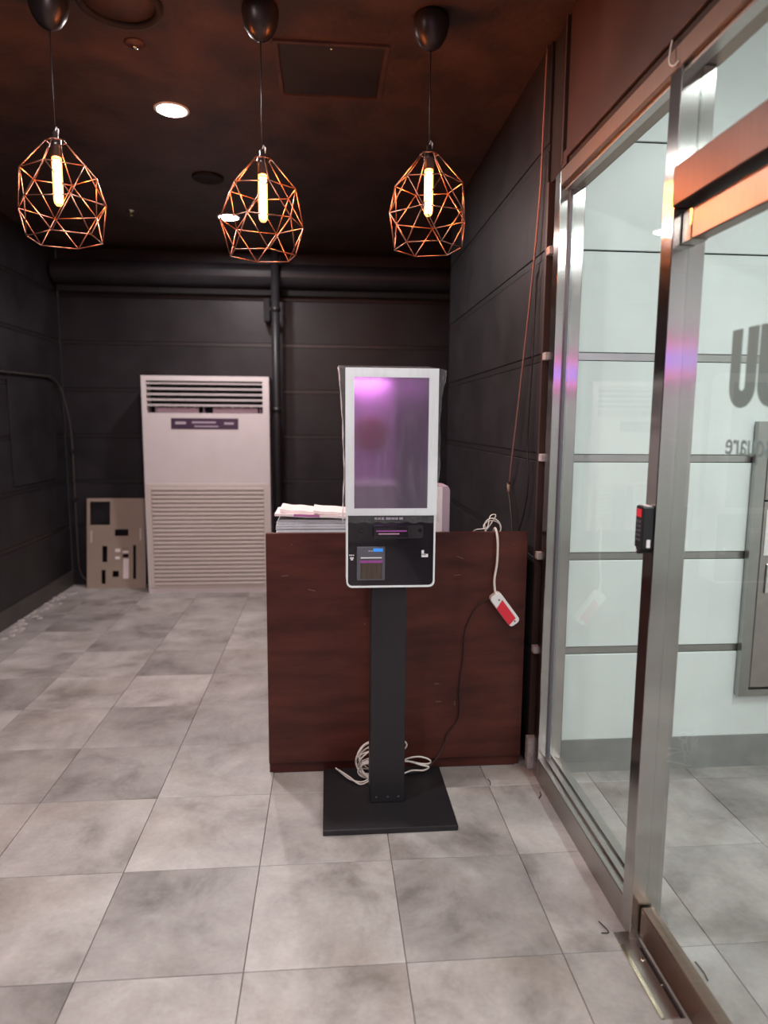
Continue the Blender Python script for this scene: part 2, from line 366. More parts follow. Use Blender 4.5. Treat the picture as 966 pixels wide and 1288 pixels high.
# ------------------------------------------------------------------ glass front
# fixed window next to the counter
win = struct('window_1', MB().box(.928, 1.80, .105, .938, 2.63, 2.388), M['glass'], label='fixed clear glass panel in a steel frame beside the counter')
B(XD0, 2.63, 0, XD1, 2.69, 2.445).build('window_jamb', M['steel'], win, bevel=.002, bseg=1)
B(XD0, 1.74, 0, .97, 1.80, 2.388).build('window_mullion', M['steel'], win, bevel=.002, bseg=1)
B(XD0, -.66, 2.388, XD1, 2.63, 2.445).build('head_rail', M['rail'], win, bevel=.002, bseg=1)
B(XD0, 1.80, 0, XD1, 2.63, .098).build('window_sill', M['steel_h'], win, bevel=.002, bseg=1)
B(.906, 1.80, .098, .926, 2.63, .108).build('glazing_bead', M['steel_h'], win)
B(.94, 1.80, .098, .955, 2.63, .108).build('glazing_bead', M['steel_h'], win)
B(.90, 1.80, 2.376, .926, 2.63, 2.388).build('glazing_bead', M['steel_h'], win)
B(.916, 2.617, .108, .926, 2.63, 2.376).build('glazing_bead', M['grey_pl'], win)
# transom over the door
tr = struct('window_2', MB().box(.928, .84, 2.145, .938, 1.74, 2.388), M['glass'], label='glass transom light above the glass door')
B(.872, .84, 2.045, .95, 1.738, 2.143).build('transom_rail', M['rail_dark'], tr, bevel=.003, bseg=1)
B(.895, .84, 2.376, .926, 1.74, 2.388).build('glazing_bead', M['steel_h'], tr)
B(XD0, .78, 0, .97, .84, 2.388).build('window_mullion', M['steel'], tr, bevel=.002, bseg=1)
w3 = struct('window_3', MB().box(.928, -.60, .105, .938, .78, 2.388), M['glass'], label='fixed glass panel of the shop front behind the camera')
B(XD0, -.60, 0, XD1, .78, .098).build('window_sill', M['steel_h'], w3)
B(XD0, -.66, 0, XD1, -.60, 2.388).build('window_jamb', M['steel'], w3)
# the door leaf
door = struct('door_1', MB().box(.920, .846, .105, .931, 1.733, 1.965), M['glass'], label='frameless glass door with steel rails and grey mirrored lettering')
B(.905, .846, .012, .946, 1.733, .105).build('bottom_rail', M['rail'], door, bevel=.003, bseg=1)
B(.905, .846, 1.958, .946, 1.733, 2.035).build('top_rail', M['rail'], door, bevel=.003, bseg=1)
B(.903, 1.69, 1.956, .948, 1.7345, 2.037).build('pivot_cap', M['steel'], door, bevel=.002, bseg=1)
def u_letter(y0, y1, zt, zb, st):
    # rounded-bottom U, seen from the room; y0 > y1
    yc = (y0+y1)/2; R = (y0-y1)/2; r = R-st; zc = zb+R; pts = [(y0, zt)]
    n = 14
    for k in range(n+1): a = PI*k/n; pts.append((yc+R*math.cos(a), zc-R*math.sin(a)))
    pts += [(y1, zt), (y1+st, zt)]
    for k in range(n+1): a = PI-PI*k/n; pts.append((yc+r*math.cos(a), zc-r*math.sin(a)))
    pts.append((y0-st, zt)); return pts
for y0 in (1.527, 1.4235):
    pts = u_letter(y0, y0-.0975, 1.715, 1.538, .0385)
    n = len(pts); h = n//2; mb = MB()
    for k in range(h-1):   # quads between outer and inner outline
        q = [pts[k], pts[k+1], pts[n-2-k], pts[n-1-k]]
        mb.prism(q, 'x', .9315, .9325)
    mb.build('letter', M['frost'], door)
def text_mesh(s, size, ext=.0008):
    cu = bpy.data.curves.new('t', 'FONT'); cu.body = s; cu.size = size; cu.extrude = ext; cu.offset = .0006
    o = bpy.data.objects.new('t', cu); COL.objects.link(o)
    dg = bpy.context.evaluated_depsgraph_get(); me = bpy.data.meshes.new_from_object(o.evaluated_get(dg))
    bpy.data.objects.remove(o); return me
tm = text_mesh('square', .074, .0005); tm.materials.clear(); tm.materials.append(M['frost'])
wmax = max(v.co.x for v in tm.vertices)
to = link('lettering', tm, door, (.9322, 1.524-wmax*.86, 1.432))
to.matrix_basis = Matrix.Translation((.9322, 1.524-wmax*.86, 1.432)) @ Matrix(((0, 0, 1, 0), (.86, 0, 0, 0), (0, 1, 0, 0), (0, 0, 0, 1)))
# floor hinge plate
fp = thing('floor_hinge_plate', 'steel floor plate with pale edge strip beside the glass door', 'floor plate', (.87, 1.6, 0))
B(-.028, -.13, 0, .034, .165, .003).build('plate', M['steel_h'], fp)
B(-.030, -.13, 0, -.020, .115, .0045).build('edge_strip', M['brass'], fp)
B(.020, -.13, .0005, .028, .10, .0036).build('slot', M['joint'], fp)
MB().lathe([(.004, 0), (.004, .0045), (.001, .006)], (.022, -.03, 0), 10).build('screw', M['steel'], fp)
MB().lathe([(.009, 0), (.009, .004), (.003, .006)], (.012, .06, 0), 12).build('screw', M['steel'], fp)
# door lock on the mullion
lk = thing('door_lock', 'black keypad door lock with red sticker on steel mullion', 'door lock', (.8795, 1.768, 1.145))
MB().prism(rrect(-.024, .018, .022, .135, .006), 'x', -.030, 0).build('body', M['black_pl'], lk, bevel=.002, bseg=1)
MB().prism(rrect(.0, .0, .024, .03, .008), 'x', -.024, 0).build('lower_plate', M['black_pl'], lk)
B(-.0312, -.012, .104, -.0295, .016, .126).build('sticker', M['red'], lk)
for k in range(5):
    for yy in (-.006, .008): B(-.0315, yy-.004, .038+.0125*k, -.0295, yy+.004, .045+.0125*k).build('key_button', M['grey_pl'], lk)
B(-.018, -.0255, .022, -.008, -.0238, .044).build('grey_label', M['white_st'], lk)
B(-.020, -.020, .1345, -.006, .010, .1362).build('top_label', M['white_st'], lk)
for zz in (.008, .022): MB().lathe([(.0045, 0), (.004, .003)], (0, 0, 0), 10).build('screw', M['white_st'], lk, (-.026, .017, zz)).rotation_euler = (0, -PI/2, 0)
# hose cabinet set in the corridor wall
cb = thing('wall_cabinet', 'brushed steel wall cabinet with red lettered label behind the glass', 'cabinet', (2.1, 2.66, .335))
for a in ((-.335, 0, 0, -.29, .03, 1.18), (.29, 0, 0, .335, .03, 1.18), (-.29, 0, 0, .29, .03, .03), (-.29, 0, 1.15, .29, .03, 1.18)):
    B(*a).build('frame', M['steel_strip'], cb)
cdoor = B(-.284, .004, .036, .284, .03, 1.144).build('door', M['steel_h'], cb, bevel=.004, bseg=1)
B(-.27, .0005, .62, -.04, .004, .815).build('label', M['white_st'], cdoor)
for k in range(3): 
    for q in range(6): B(-.243+.031*q, -.0005, .64+.058*k, -.222+.031*q, .0006, .675+.058*k).build('red_letter_block', M['red'], cdoor)
B(-.255, -.004, .455, -.15, .004, .585).build('handle_frame', mat('chrome', (.75, .75, .75), .12, 1.), cdoor, bevel=.004)
B(-.238, -.0046, .472, -.168, .0, .568).build('handle_recess', M['dark_hole'], cdoor)
B(-.284, .003, .848, .284, .0045, .856).build('seam', M['dark_hole'], cdoor)

# ------------------------------------------------------------------ lamps
def lamp(name, kind, loc, power, col, size, rot=(0, 0, 0), parent=None, **k):
    l = bpy.data.lights.new(name, kind); l.energy = power; l.color = col
    if kind == 'AREA': l.shape = k.get('shape', 'DISK'); l.size = size; l.size_y = k.get('size_y', size)
    else: l.shadow_soft_size = size
    o = bpy.data.objects.new(name, l); COL.objects.link(o); o.location = loc; o.rotation_euler = rot
    if parent: o.parent = parent
    return o
DL = [(-.735, 3.52, 'white ceiling downlight just beyond the pendant lamps'), (-.71, 5.23, 'white ceiling downlight farther back over the air conditioner'),
      (-.74, 1.81, 'white ceiling downlight nearest above the camera'), (-.74, .1, 'white ceiling downlight over the camera position'), (-.74, -1.6, 'white ceiling downlight behind the camera'), (.1, -3.2, 'unseen white downlight added to brighten the violet rear wall')]  # last entry is added to light the rear wall for the screen reflection
for x, y, lb in DL:
    t = thing('downlight', lb, 'ceiling light', (x, y, CEIL), group='ceiling downlights')
    MB().lathe([(.082, 0), (.082, -.005), (.070, -.007), (.070, 0)], seg=28).build('rim', M['white_pl'], t)
    MB().lathe([(.068, 0), (.068, -.0065), (.001, -.0066)], seg=28).build('diffuser', M['lamp_disc'], t)
    lamp('downlight_lamp', 'AREA', (0, 0, -.012), DOWN_W, DOWN_COL, .11, parent=t)
for k, (y, lb) in enumerate(((.75, 'long white tube light on the corridor ceiling near the end'), (-1.5, 'long white tube light farther along the corridor ceiling'))):
    t = thing('tube_light', lb, 'ceiling light', (2.1, y, 3.25), group='corridor tube lights')
    B(-.09, -.62, -.05, .09, .62, 0).build('housing', M['white_pl'], t)
    for s in (-.045, .045): MB().tube([(s, -.58, -.066), (s, .58, -.066)], .014, 10).build('tube', M['tube_light'], t)
    lamp('tube_lamp', 'AREA', (0, 0, -.09), CORR_W, CORR_COL, .16, shape='RECTANGLE', size_y=1.15, parent=t)
# pink and blue neon sign across the corridor, seen as stripes on the steel frames
ns = thing('neon_sign', 'pink and blue neon strip sign across the corridor', 'sign', (2.6, -2.98, 2.1))
B(-.75, -.02, -.25, .75, 0, .25).build('backboard', M['black_pl'], ns)
for z, c in ((.14, (1, .12, .25)), (.05, (.2, .18, 1)), (-.04, (.3, .2, 1)), (-.13, (1, .12, .3))):
    MB().tube([(-.7, .02, z), (.7, .02, z)], .018, 8).build('neon_tube', emis('neon', c, 9), ns)

# ---- pendant lamps
def cage_mesh():
    rings = [(.034, 0, 0), (.128, -.106, 0), (.155, -.223, .5), (.128, -.337, 0)]
    P = [[Vector((r*math.cos(2*PI*(k+o)/6), r*math.sin(2*PI*(k+o)/6), z)) for k in range(6)] for r, z, o in rings]
    mb = MB(); rw = .0022
    def e(a, b): mb.tube([a, b], rw, 6)
    for k in range(6):
        j = (k+1) % 6
        for R in P: e(R[k], R[j])
        e(P[0][k], P[1][k])
        e(P[1][k], P[2][k]); e(P[1][k], P[2][k-1])
        e(P[2][k], P[3][k]); e(P[2][k], P[3][j])
    return mb.mesh('wire_cage', M['copper'])
pm = {
 'canopy': MB().lathe([(.060, 0), (.066, -.012), (.0665, -.035), (.058, -.070), (.040, -.098), (.018, -.114), (.006, -.118)], seg=28).mesh('canopy', M['darkmetal']),
 'socket': MB().lathe([(.006, .035), (.010, .030), (.010, .012), (.019, .008), (.020, -.010), (.0205, -.012), (.0205, -.016), (.019, -.018), (.0195, -.052), (.016, -.054)], seg=20).mesh('socket', M['darkmetal']),
 'cage': cage_mesh(),
 'bulb': MB().lathe([(.013, 0), (.0165, -.006), (.0170, -.02), (.0170, -.148), (.0150, -.160), (.009, -.168), (.001, -.170)], seg=20).mesh('bulb', M['bulb_glass']),
 'core': MB().lathe([(.002, -.012), (.0120, -.014), (.0120, -.155), (.002, -.158)], seg=10).mesh('filament', M['bulb_core']),
 'lug': MB().tube([(0, 0, .03), (.006, 0, .045), (.012, 0, .036), (.010, 0, .018)], .0022, 6).mesh('strain_relief', M['white_pl']),
}
for x, zc, rz, tl, lb in ((-.965, 2.485, -.52, (.02, -.05), 'copper wire cage pendant lamp, leftmost of the three'), (-.235, 2.452, -.26, (.02, .02), 'copper wire cage pendant lamp in the middle, left of the kiosk'), (.382, 2.492, -.26, (0, 0), 'copper wire cage pendant lamp hanging right above the kiosk')):
    t = thing('pendant_lamp', lb, 'pendant lamp', (x, 2.66, CEIL), group='copper cage pendant lamps')
    link('canopy', pm['canopy'], t)
    z0 = zc-CEIL
    MB().tube([(0, 0, -.11), (0, 0, z0+.03)], .0022, 6).build('cord', M['cable_b'], t)
    link('socket', pm['socket'], t, (0, 0, z0)); link('strain_relief', pm['lug'], t, (0, 0, z0+.005))
    c = link('wire_cage', pm['cage'], t, (0, 0, z0)); c.rotation_euler = (tl[0], tl[1], rz)
    b = link('bulb', pm['bulb'], t, (0, 0, z0-.05)); link('filament', pm['core'], b)

# ceiling fittings
t = thing('ceiling_hatch', 'flush square access hatch in the black ceiling behind the pendants', 'hatch', (.02, 3.09, CEIL))
B(-.205, -.205, -.006, .205, .205, 0).build('hatch_panel', M['panel'], t, bevel=.002, bseg=1)
for a in ((-.228, -.228, .228, -.211), (-.228, .211, .228, .228), (-.228, -.211, -.211, .211), (.211, -.211, .228, .211)):
    B(a[0], a[1], -.010, a[2], a[3], 0).build('hatch_frame', M['ceil'], t)
MB().lathe([(.006, 0), (.006, -.012), (.002, -.013)], (.0, -.19, 0), 10).build('latch', M['brass'], t)
t = thing('sprinkler_plate', 'small round sprinkler head plate on the black ceiling', 'sprinkler', (-.75, 2.95, CEIL))
MB().lathe([(.040, 0), (.040, -.004), (.034, -.009), (.012, -.010), (.011, -.014), (.004, -.016)], seg=24).build('plate', M['ceil'], t)
MB().lathe([(.013, -.017), (.013, -.019), (.002, -.020)], seg=16).build('deflector', M['brass'], t)
t = thing('ceiling_ring', 'large dark round ring on the ceiling at the top left', 'ceiling ring', (-.73, 2.68, CEIL))
MB().tube([(.135*math.cos(2*PI*k/36), .135*math.sin(2*PI*k/36), -.008) for k in range(36)], .014, 8, closed=True).build('ring', M['joint'], t)
MB().lathe([(.125, 0), (.122, -.004), (.001, -.005)], seg=32).build('cover', M['ceil'], t)
t = thing('ceiling_disc', 'dark unlit round ceiling fitting between the downlights', 'ceiling fitting', (-.72, 4.42, CEIL))
MB().lathe([(.095, 0), (.095, -.012), (.08, -.018), (.07, -.006), (.001, -.006)], seg=28).build('disc', M['joint'], t)
t = thing('sprinkler', 'tiny sprinkler head on the dark ceiling farther back', 'sprinkler', (-1.38, 5.15, CEIL))
MB().lathe([(.03, 0), (.028, -.006), (.008, -.008), (.007, -.03), (.014, -.032), (.012, -.036)], seg=16).build('head', M['brass'], t)

# ------------------------------------------------------------------ reception counter
ct = thing('reception_counter', 'dark reddish-brown wooden reception counter behind the kiosk', 'counter', (.293, 2.75, 0))
CX0, CX1 = -.546, .547
B(CX0, 0, .052, CX1, .025, 1.047).build('front_panel', M['wood'], ct, bevel=.0015, bseg=1)
B(CX0+.018, .018, 0, CX1-.02, .05, .052).build('plinth', M['wood'], ct)
for x in (CX0, CX1-.022): B(x, .025, .0, x+.022, .48, .955).build('side_panel', M['wood'], ct)
B(CX0+.022, .025, .925, CX1-.022, .47, .955).build('worktop', M['worktop'], ct)
B(CX0+.022, .46, 0, CX1-.022, .47, .5).build('rear_panel', M['wood'], ct)
for x, z, l, a in ((-.44, 1.0, .004, .2), (-.47, .87, .028, -.12), (-.36, .808, .03, .25), (.26, .94, .03, .35), (.25, .865, .028, -.1), (.18, .31, .025, .0), (.25, .30, .02, 1.5), (.27, .30, .02, 1.5), (.485, .995, .007, .3), (.17, .39, .02, .0), (-.14, .66, .01, .8)):
    s = B(-l/2, -.0005, -.0008, l/2, .0002, .0008).build('scuff', M['scuff'], ct, (x, 0, z)); s.rotation_euler = (0, a, 0)

# papers on the counter
ps = thing('paper_stack', 'tall stack of white paper sheets on the counter left of kiosk', 'paper stack', (-.06, 2.93, .955))
mb = MB()
for k in range(26):
    dx, dy = random.uniform(-.004, .004), random.uniform(-.004, .004); e = .010*(k/26)**2
    mb.box(-.158+dx+e, -.11+dy, .0053*k, .158+dx, .11+dy, .0053*k+.0048)
tag(mb.build('sheets', M['paper'], ps), kind='stuff')
nw = thing('newspaper', 'folded newspaper with magenta band lying on the paper stack', 'newspaper', (-.05, 2.93, 1.094))
mb = MB(); nx = 16
def sheet(x0, x1, y0, y1, z0, th, amp, ph):
    vs = []; fs = []
    for i in range(nx+1):
        x = x0+(x1-x0)*i/nx; zz = z0+amp*math.sin(ph+i*.7)*(1-i/nx*.5)-.012*i/nx
        vs += [(x, y0, zz), (x, y1, zz), (x, y1, zz+th), (x, y0, zz+th)]
    for i in range(nx):
        a = i*4; b = a+4
        fs += [(a, b, b+1, a+1), (a+3, a+2, b+2, b+3), (a, a+3, b+3, b), (a+1, b+1, b+2, a+2)]
    fs += [(0, 1, 2, 3), (nx*4+3, nx*4+2, nx*4+1, nx*4)]
    return vs, fs
mb.add(*sheet(-.170, .16, -.125, .10, .016, .010, .0015, .3)); mb.add(*sheet(-.150, .0, -.10, .10, .028, .014, .002, 1.2)); mb.add(*sheet(-.01, .16, -.112, .10, .025, .012, .0012, 2))
mb.build('pages', M['paper2'], nw)
B(-.092, -.1262, .0125, .015, -.1245, .0215).build('magenta_band', M['mag'], nw).rotation_euler = (0, .035, 0)
bx1 = thing('file_box', 'pale lilac paper package standing on the counter behind the kiosk', 'package', (.47, 2.95, .955))
MB().prism([(-.10, 0), (.058, 0), (.062, .02), (.062, .255), (.052, .272), (-.10, .285)], 'y', -.05, .08).build('wrapper', M['lilac'], bx1, bevel=.004)
MB().prism([(-.105, .003), (.028, .003), (.028, .268), (-.105, .276)], 'y', -.0525, -.05).build('front_sheet', M['paper2'], bx1)

# cable coil on the counter, power strip hanging down
cc = thing('cable_coil', 'small tangled white cable coil on top of the counter', 'cable', (.70, 2.80, .955))
pts = []
for k in range(34):
    a = 2*PI*k/20; pts.append((.005+.034*math.cos(a)+.004*math.sin(k*.5), .02+.015*math.sin(a*.5+k*.1), .095+.030*math.sin(a)+.0006*k))
pts += [(.02, .03, .150), (0, .035, .152), (-.01, .03, .13), (-.02, 0.01, .104), (-.05, -.005, .098), (-.075, 0, .094), (-.09, .03, .06), (-.085, .06, .004)]
MB().tube(spline([Vector(p) for p in pts], 3), .0024, 6).build('cable', M['cable_w'], cc)
st = thing('power_strip', 'white power strip with red sticker hanging by its cord', 'power strip', (.742, 2.745, .722))
bd = MB().prism(rrect(-.080, -.0265, .080, .0265, .017), 'y', -.030, .003).build('body', M['white_st'], st, bevel=.003)
bd.rotation_euler = (0, math.radians(53), 0)
MB().prism([(-.026, -.0262), (.066, -.0262), (.058, .015), (-.042, .015)], 'y', -.0315, -.0298).build('sticker', M['red'], bd)
for x in (-.05, .066): MB().lathe([(.004, 0), (.004, .002)], seg=10).build('screw', M['grey_pl'], bd, (x, -.029, .004)).rotation_euler = (PI/2, 0, 0)
cord = [(-.036, .10, .236), (-.038, .06, .30), (-.040, .03, .336), (-.040, .004, .333), (-.037, -.012, .30), (-.035, -.012, .25), (-.037, -.012, .19), (-.045, -.012, .13), (-.043, -.012, .09), (-.038, -.012, .06)]
MB().tube(spline(cord, 8), .0052, 8).build('cord', M['cable_w'], st)
bc = thing('black_power_cable', 'thin black cable running down the counter from power strip', 'cable', (.57, 2.735, 0))
pts = [(.125, -.012, .757), (.105, .003, .761), (.083, .006, .753), (.05, .006, .718), (.020, .006, .66), (.006, .006, .605), (.002, .006, .50), (-.006, .006, .43), (-.012, .006, .358), (-.008, .006, .29), (-.012, .006, .235), (-.04, .006, .19), (-.062, .006, .16), (-.07, .004, .125), (-.09, -.01, .09), (-.13, -.03, .05), (-.18, -.05, .03), (-.3, -.07, .026)]
MB().tube(spline(pts, 8), .0026, 7).build('cable', M['cable_b'], bc)

# cables on the dark wall
def wallcable(name, label, pts, r, m, n=8):
    o = MB().tube(spline(pts, n), r, 7).build(name, m); return tag(o, label, 'cable')
X0 = .862
wallcable('hanging_cable', 'pinkish cable hanging down the dark wall near door frame', [(X0, 2.80, 2.965), (X0, 2.815, 2.6), (X0, 2.83, 2.40), (X0-.004, 2.88, 2.10), (X0-.006, 2.95, 1.82), (X0-.008, 3.03, 1.52), (X0-.008, 3.09, 1.33), (X0-.006, 3.125, 1.22)], .0042, M['cable_p'])
wallcable('dangling_cable', 'thin black cable dangling behind the counter beside wall', [(X0, 2.815, 2.12), (X0, 2.84, 2.06), (X0-.002, 2.84, 1.8), (X0-.003, 2.87, 1.45), (X0-.003, 2.84, 1.25), (X0-.003, 2.88, 1.12), (X0-.01, 2.95, 1.0), (X0-.02, 2.97, .9)], .003, M['cable_b'])
wallcable('black_plug_cable', 'black cable with pale plug end hanging behind the counter', [(X0-.002, 3.13, 1.26), (X0-.004, 3.15, 1.20), (X0-.006, 3.11, 1.14), (X0-.008, 3.06, 1.05), (X0-.012, 3.03, .95), (X0-.02, 3.03, .85)], .005, M['cable_b'])
tag(MB().tube([(X0-.003, 3.155, 1.215), (X0-.005, 3.135, 1.175)], .0075, 8).build('plug', M['scuff']), 'small pale plug at the end of hanging pinkish cable', 'plug')

# ------------------------------------------------------------------ kiosk
kx = .228
kk = thing('self_service_kiosk', 'white and black self-service order kiosk on black pedestal', 'kiosk', (kx, 2.5, 0))
def K(x0, y0, z0, x1, y1, z1): return MB().box(x0-kx, y0-2.5, z0, x1-kx, y1-2.5, z1)
K(-.022, 2.30, 0, .478, 2.745, .022).build('base_plate', M['black'], kk, bevel=.003)
pole = K(.161, 2.47, .022, .296, 2.57, 1.30).build('pole', M['black'], kk, bevel=.004)
for x in (.185, .23, .272): MB().lathe([(.004, 0), (.003, .002)], seg=8).build('screw', M['grey_pl'], pole, (x-kx, -.03, .045)).rotation_euler = (PI/2, 0, 0)
HX0, HX1 = .066, .389
def poly(pts): return [(a-kx, b) for a, b in pts]
MB().prism(poly(rrect(HX0, .903, HX1, 1.686, .022, 6)), 'y', -.088, -.005).build('housing', M['white_pl'], kk, bevel=.003)
MB().prism(poly(rrect(.10, .96, .355, 1.62, .02, 4)), 'y', -.005, .03).build('rear_cover', M['black_pl'], kk)
# screen bezel and screen
SX0, SX1, SZ0, SZ1, BZ = .094, .358, 1.193, 1.656, 1.168
bz = MB()
for a in ((HX0-.003, BZ, SX0, 1.688), (SX1, BZ, HX1+.003, 1.688), (SX0, BZ, SX1, SZ0), (SX0, SZ1, SX1, 1.688)):
    bz.box(a[0]-kx, -.102, a[1], a[2]-kx, -.086, a[3])
bz.build('bezel', M['white_pl'], kk)
K(SX0, 2.402, SZ0, SX1, 2.41, SZ1).build('screen', M['screen'], kk)
# lower control panel
cp = MB().prism(poly(rrect(HX0+.006, .909, HX1-.006, BZ-.002, .018, 6, 'b')), 'y', -.0945, -.086).build('control_panel', M['black_gl'], kk)
rim_o = poly(rrect(HX0, .903, HX1, BZ, .022, 8, 'b')); rim_i = poly(rrect(HX0+.006, .909, HX1-.006, BZ-.0, .016, 8, 'b'))
mb = MB(); n = len(rim_o)
for i in range(n):
    j = (i+1) % n
    if abs(rim_o[i][1]-BZ) < 1e-6 and abs(rim_o[j][1]-BZ) < 1e-6: continue
    mb.prism([rim_o[i], rim_o[j], rim_i[j], rim_i[i]], 'y', -.101, -.086)
mb.build('panel_rim', M['white_pl'], kk)
def CPb(x0, z0, x1, z1, y0, y1): return MB().box(x0-kx, y0-2.5, z0, x1-kx, y1-2.5, z1)
rd = MB().prism(poly(rrect(.108, 1.083, .345, 1.131, .008)), 'y', -.0955, -.0935).build('card_reader', M['black_pl'], cp)
MB().prism(poly(rrect(.160, 1.086, .292, 1.132, .010)), 'y', -.122, -.094).build('reader_snout', M['black_gl'], cp, bevel=.004)
CPb(.172, 1.112, .282, 1.117, 2.3765, 2.379).build('card_slot', M['magenta_pl'], cp)
CPb(.180, 1.1025, .255, 1.106, 2.3765, 2.379).build('slot_light', mat('pale_slot', (.6, .35, .45), .3), cp)
for x in (.120, .333): MB().lathe([(.008, 0), (.007, .002)], seg=12).build('sensor', M['black_gl'], cp, (x-kx, -.0955, 1.112)).rotation_euler = (PI/2, 0, 0)
pr = CPb(.104, .930, .206, 1.054, 2.398, 2.4055).build('receipt_printer', M['grey_pl'], cp, bevel=.002, bseg=1)
CPb(.163, 1.036, .198, 1.048, 2.3965, 2.3985).build('display', M['blue_lcd'], cp)
for x in (.146, .155): CPb(x, 1.036, x+.006, 1.041, 2.3968, 2.3985).build('button', M['pale_print'], cp)
CPb(.118, 1.012, .194, 1.0155, 2.3955, 2.3985).build('paper_slot', M['white_pl'], cp)
CPb(.114, .995, .197, 1.004, 2.396, 2.3985).build('magenta_edge', M['magenta_pl'], cp)
CPb(.117, .936, .195, .995, 2.397, 2.3985).build('window', M['clear_pl'], cp)
for k in range(5): CPb(.120+.0185*k, .938, .1205+.0185*k, .994, 2.3962, 2.3972).build('window_rib', M['black_pl'], cp)
for x, z, w in ((.077, 1.020, .004), (.083, 1.020, .004), (.090, 1.020, .004), (.079, 1.010, .014), (.082, 1.004, .009)):
    CPb(x, z, x+w, z+.0045, 2.4048, 2.4057).build('white_print', M['white_st'], cp)
for x, z, w, h in ((.340, 1.022, .009, .017), (.340, 1.013, .024, .012), (.350, 1.020, .006, .006)):
    CPb(x, z, x+w, z+h, 2.4048, 2.4057).build('white_print', M['white_st'], cp)
for x, w in ((.168, .009), (.180, .010), (.193, .009), (.209, .018), (.229, .012), (.243, .010), (.257, .014)):
    CPb(x, 1.152, x+w, 1.160, 2.4048, 2.4057).build('white_print', M['pale_print'], cp)

# clear plastic wrap over the kiosk head
wv = MB(); nu, nz_ = 64, 26; vs = []; fs = []
rnd = random.Random(3)
ph = [rnd.uniform(0, 6.28) for _ in range(12)]
zlo, zhi = 1.142, 1.694
def per(u):
    w_, d_ = (HX1-HX0)+.012, .118; P = 2*(w_+d_); s = (u % 1)*P
    if s < w_: return (-w_/2+s, -d_/2)
    s -= w_
    if s < d_: return (w_/2, -d_/2+s)
    s -= d_
    if s < w_: return (w_/2-s, d_/2)
    s -= w_; return (-w_/2, d_/2-s)
for j in range(nz_+1):
    tz = j/nz_
    for i in range(nu):
        u = i/nu; x, y = per(u); sx = 1 if x > 0 else -1
        edge = max(0, abs(x)-.135)/.033
        flare = (.022 if sx < 0 else .020)*edge*(max(0, tz-.62)/.38)**1.3 + .006*edge*abs(math.sin(5*tz+ph[0]+(1 if sx > 0 else 0)))
        wr = .0022*math.sin(34*tz+ph[i % 12])*edge
        z = zlo+(zhi-zlo)*tz + (.004*math.sin(i*1.7) if j == 0 else 0) - (0.012*edge*(sx > 0) if j > nz_-3 else 0)
        vs.append((x+sx*(flare+wr), y+(.002*math.sin(i*2.3+9*tz) if abs(y) > .05 else 0)-.046, z))
for j in range(nz_):
    for i in range(nu): fs.append((j*nu+i, j*nu+(i+1) % nu, (j+1)*nu+(i+1) % nu, (j+1)*nu+i))
fs.append([nz_*nu+i for i in range(nu)])
wv.add(vs, fs, True)
pw = wv.build('plastic_wrap', M['film'], kk); tag(pw, 'clear crinkled plastic wrap over the screen')

# white cable bundle behind the pole
cbn = thing('cable_bundle', 'bundle of coiled white cables behind the kiosk pole', 'cable', (.20, 2.66, .022))
mb = MB()
for k in range(8):
    cx = -.01+rnd.uniform(-.006, .006); rx = .072+rnd.uniform(-.012, .012); rz = .070+rnd.uniform(-.02, .008); tl = rnd.uniform(-.3, .3)
    mb.tube([(cx+rx*math.cos(a)*math.cos(tl), -.012+.011*k-.03+.02*math.sin(a*2+k), .082+rz*math.sin(a)+.012*math.cos(a)*tl) for a in [2*PI*q/26 for q in range(26)]], .0032, 6, closed=True)
for k in range(4):
    rx = .068+rnd.uniform(-.01, .008); mb.tube([(-.012+rx*math.cos(a), -.02+.012*k, .044+.036*math.sin(a)+.004*math.cos(a)) for a in [2*PI*q/24 for q in range(24)]], .0032, 6, closed=True)
mb.tube(spline([(.06, 0, .03), (.09, 0, .055), (.13, -.004, .082), (.18, -.002, .087), (.222, .004, .07), (.226, .01, .05), (.19, .008, .05), (.14, 0, .066), (.08, 0, .07)], 6), .0036, 7)
mb.tube(spline([(.08, 0, .068), (.13, .0, .068), (.19, .006, .045), (.222, .01, .034), (.20, .012, .018), (.15, .01, .02), (.10, -.012, .015), (.07, -.01, .008)], 6), .0036, 7)
mb.tube(spline([(.085, 0, .152), (.112, 0, .158), (.126, 0, .14), (.114, 0, .122), (.09, 0, .12)], 6), .0036, 7)
mb.tube(spline([(.09, 0, .105), (.108, .0, .112), (.112, -.002, .10), (.10, 0, .06), (.09, 0, .02)], 6), .0036, 7)
mb.tube(spline([(-.02, -.02, .02), (-.06, -.045, .008), (-.11, -.03, .012), (-.155, .03, .018), (-.17, .06, .016)], 6), .0034, 7)
mb.tube(spline([(-.02, -.03, .012), (-.07, -.06, .006), (-.12, -.02, .022), (-.16, .035, .022)], 6), .0034, 7)
mb.build('cables', M['cable_w'], cbn)

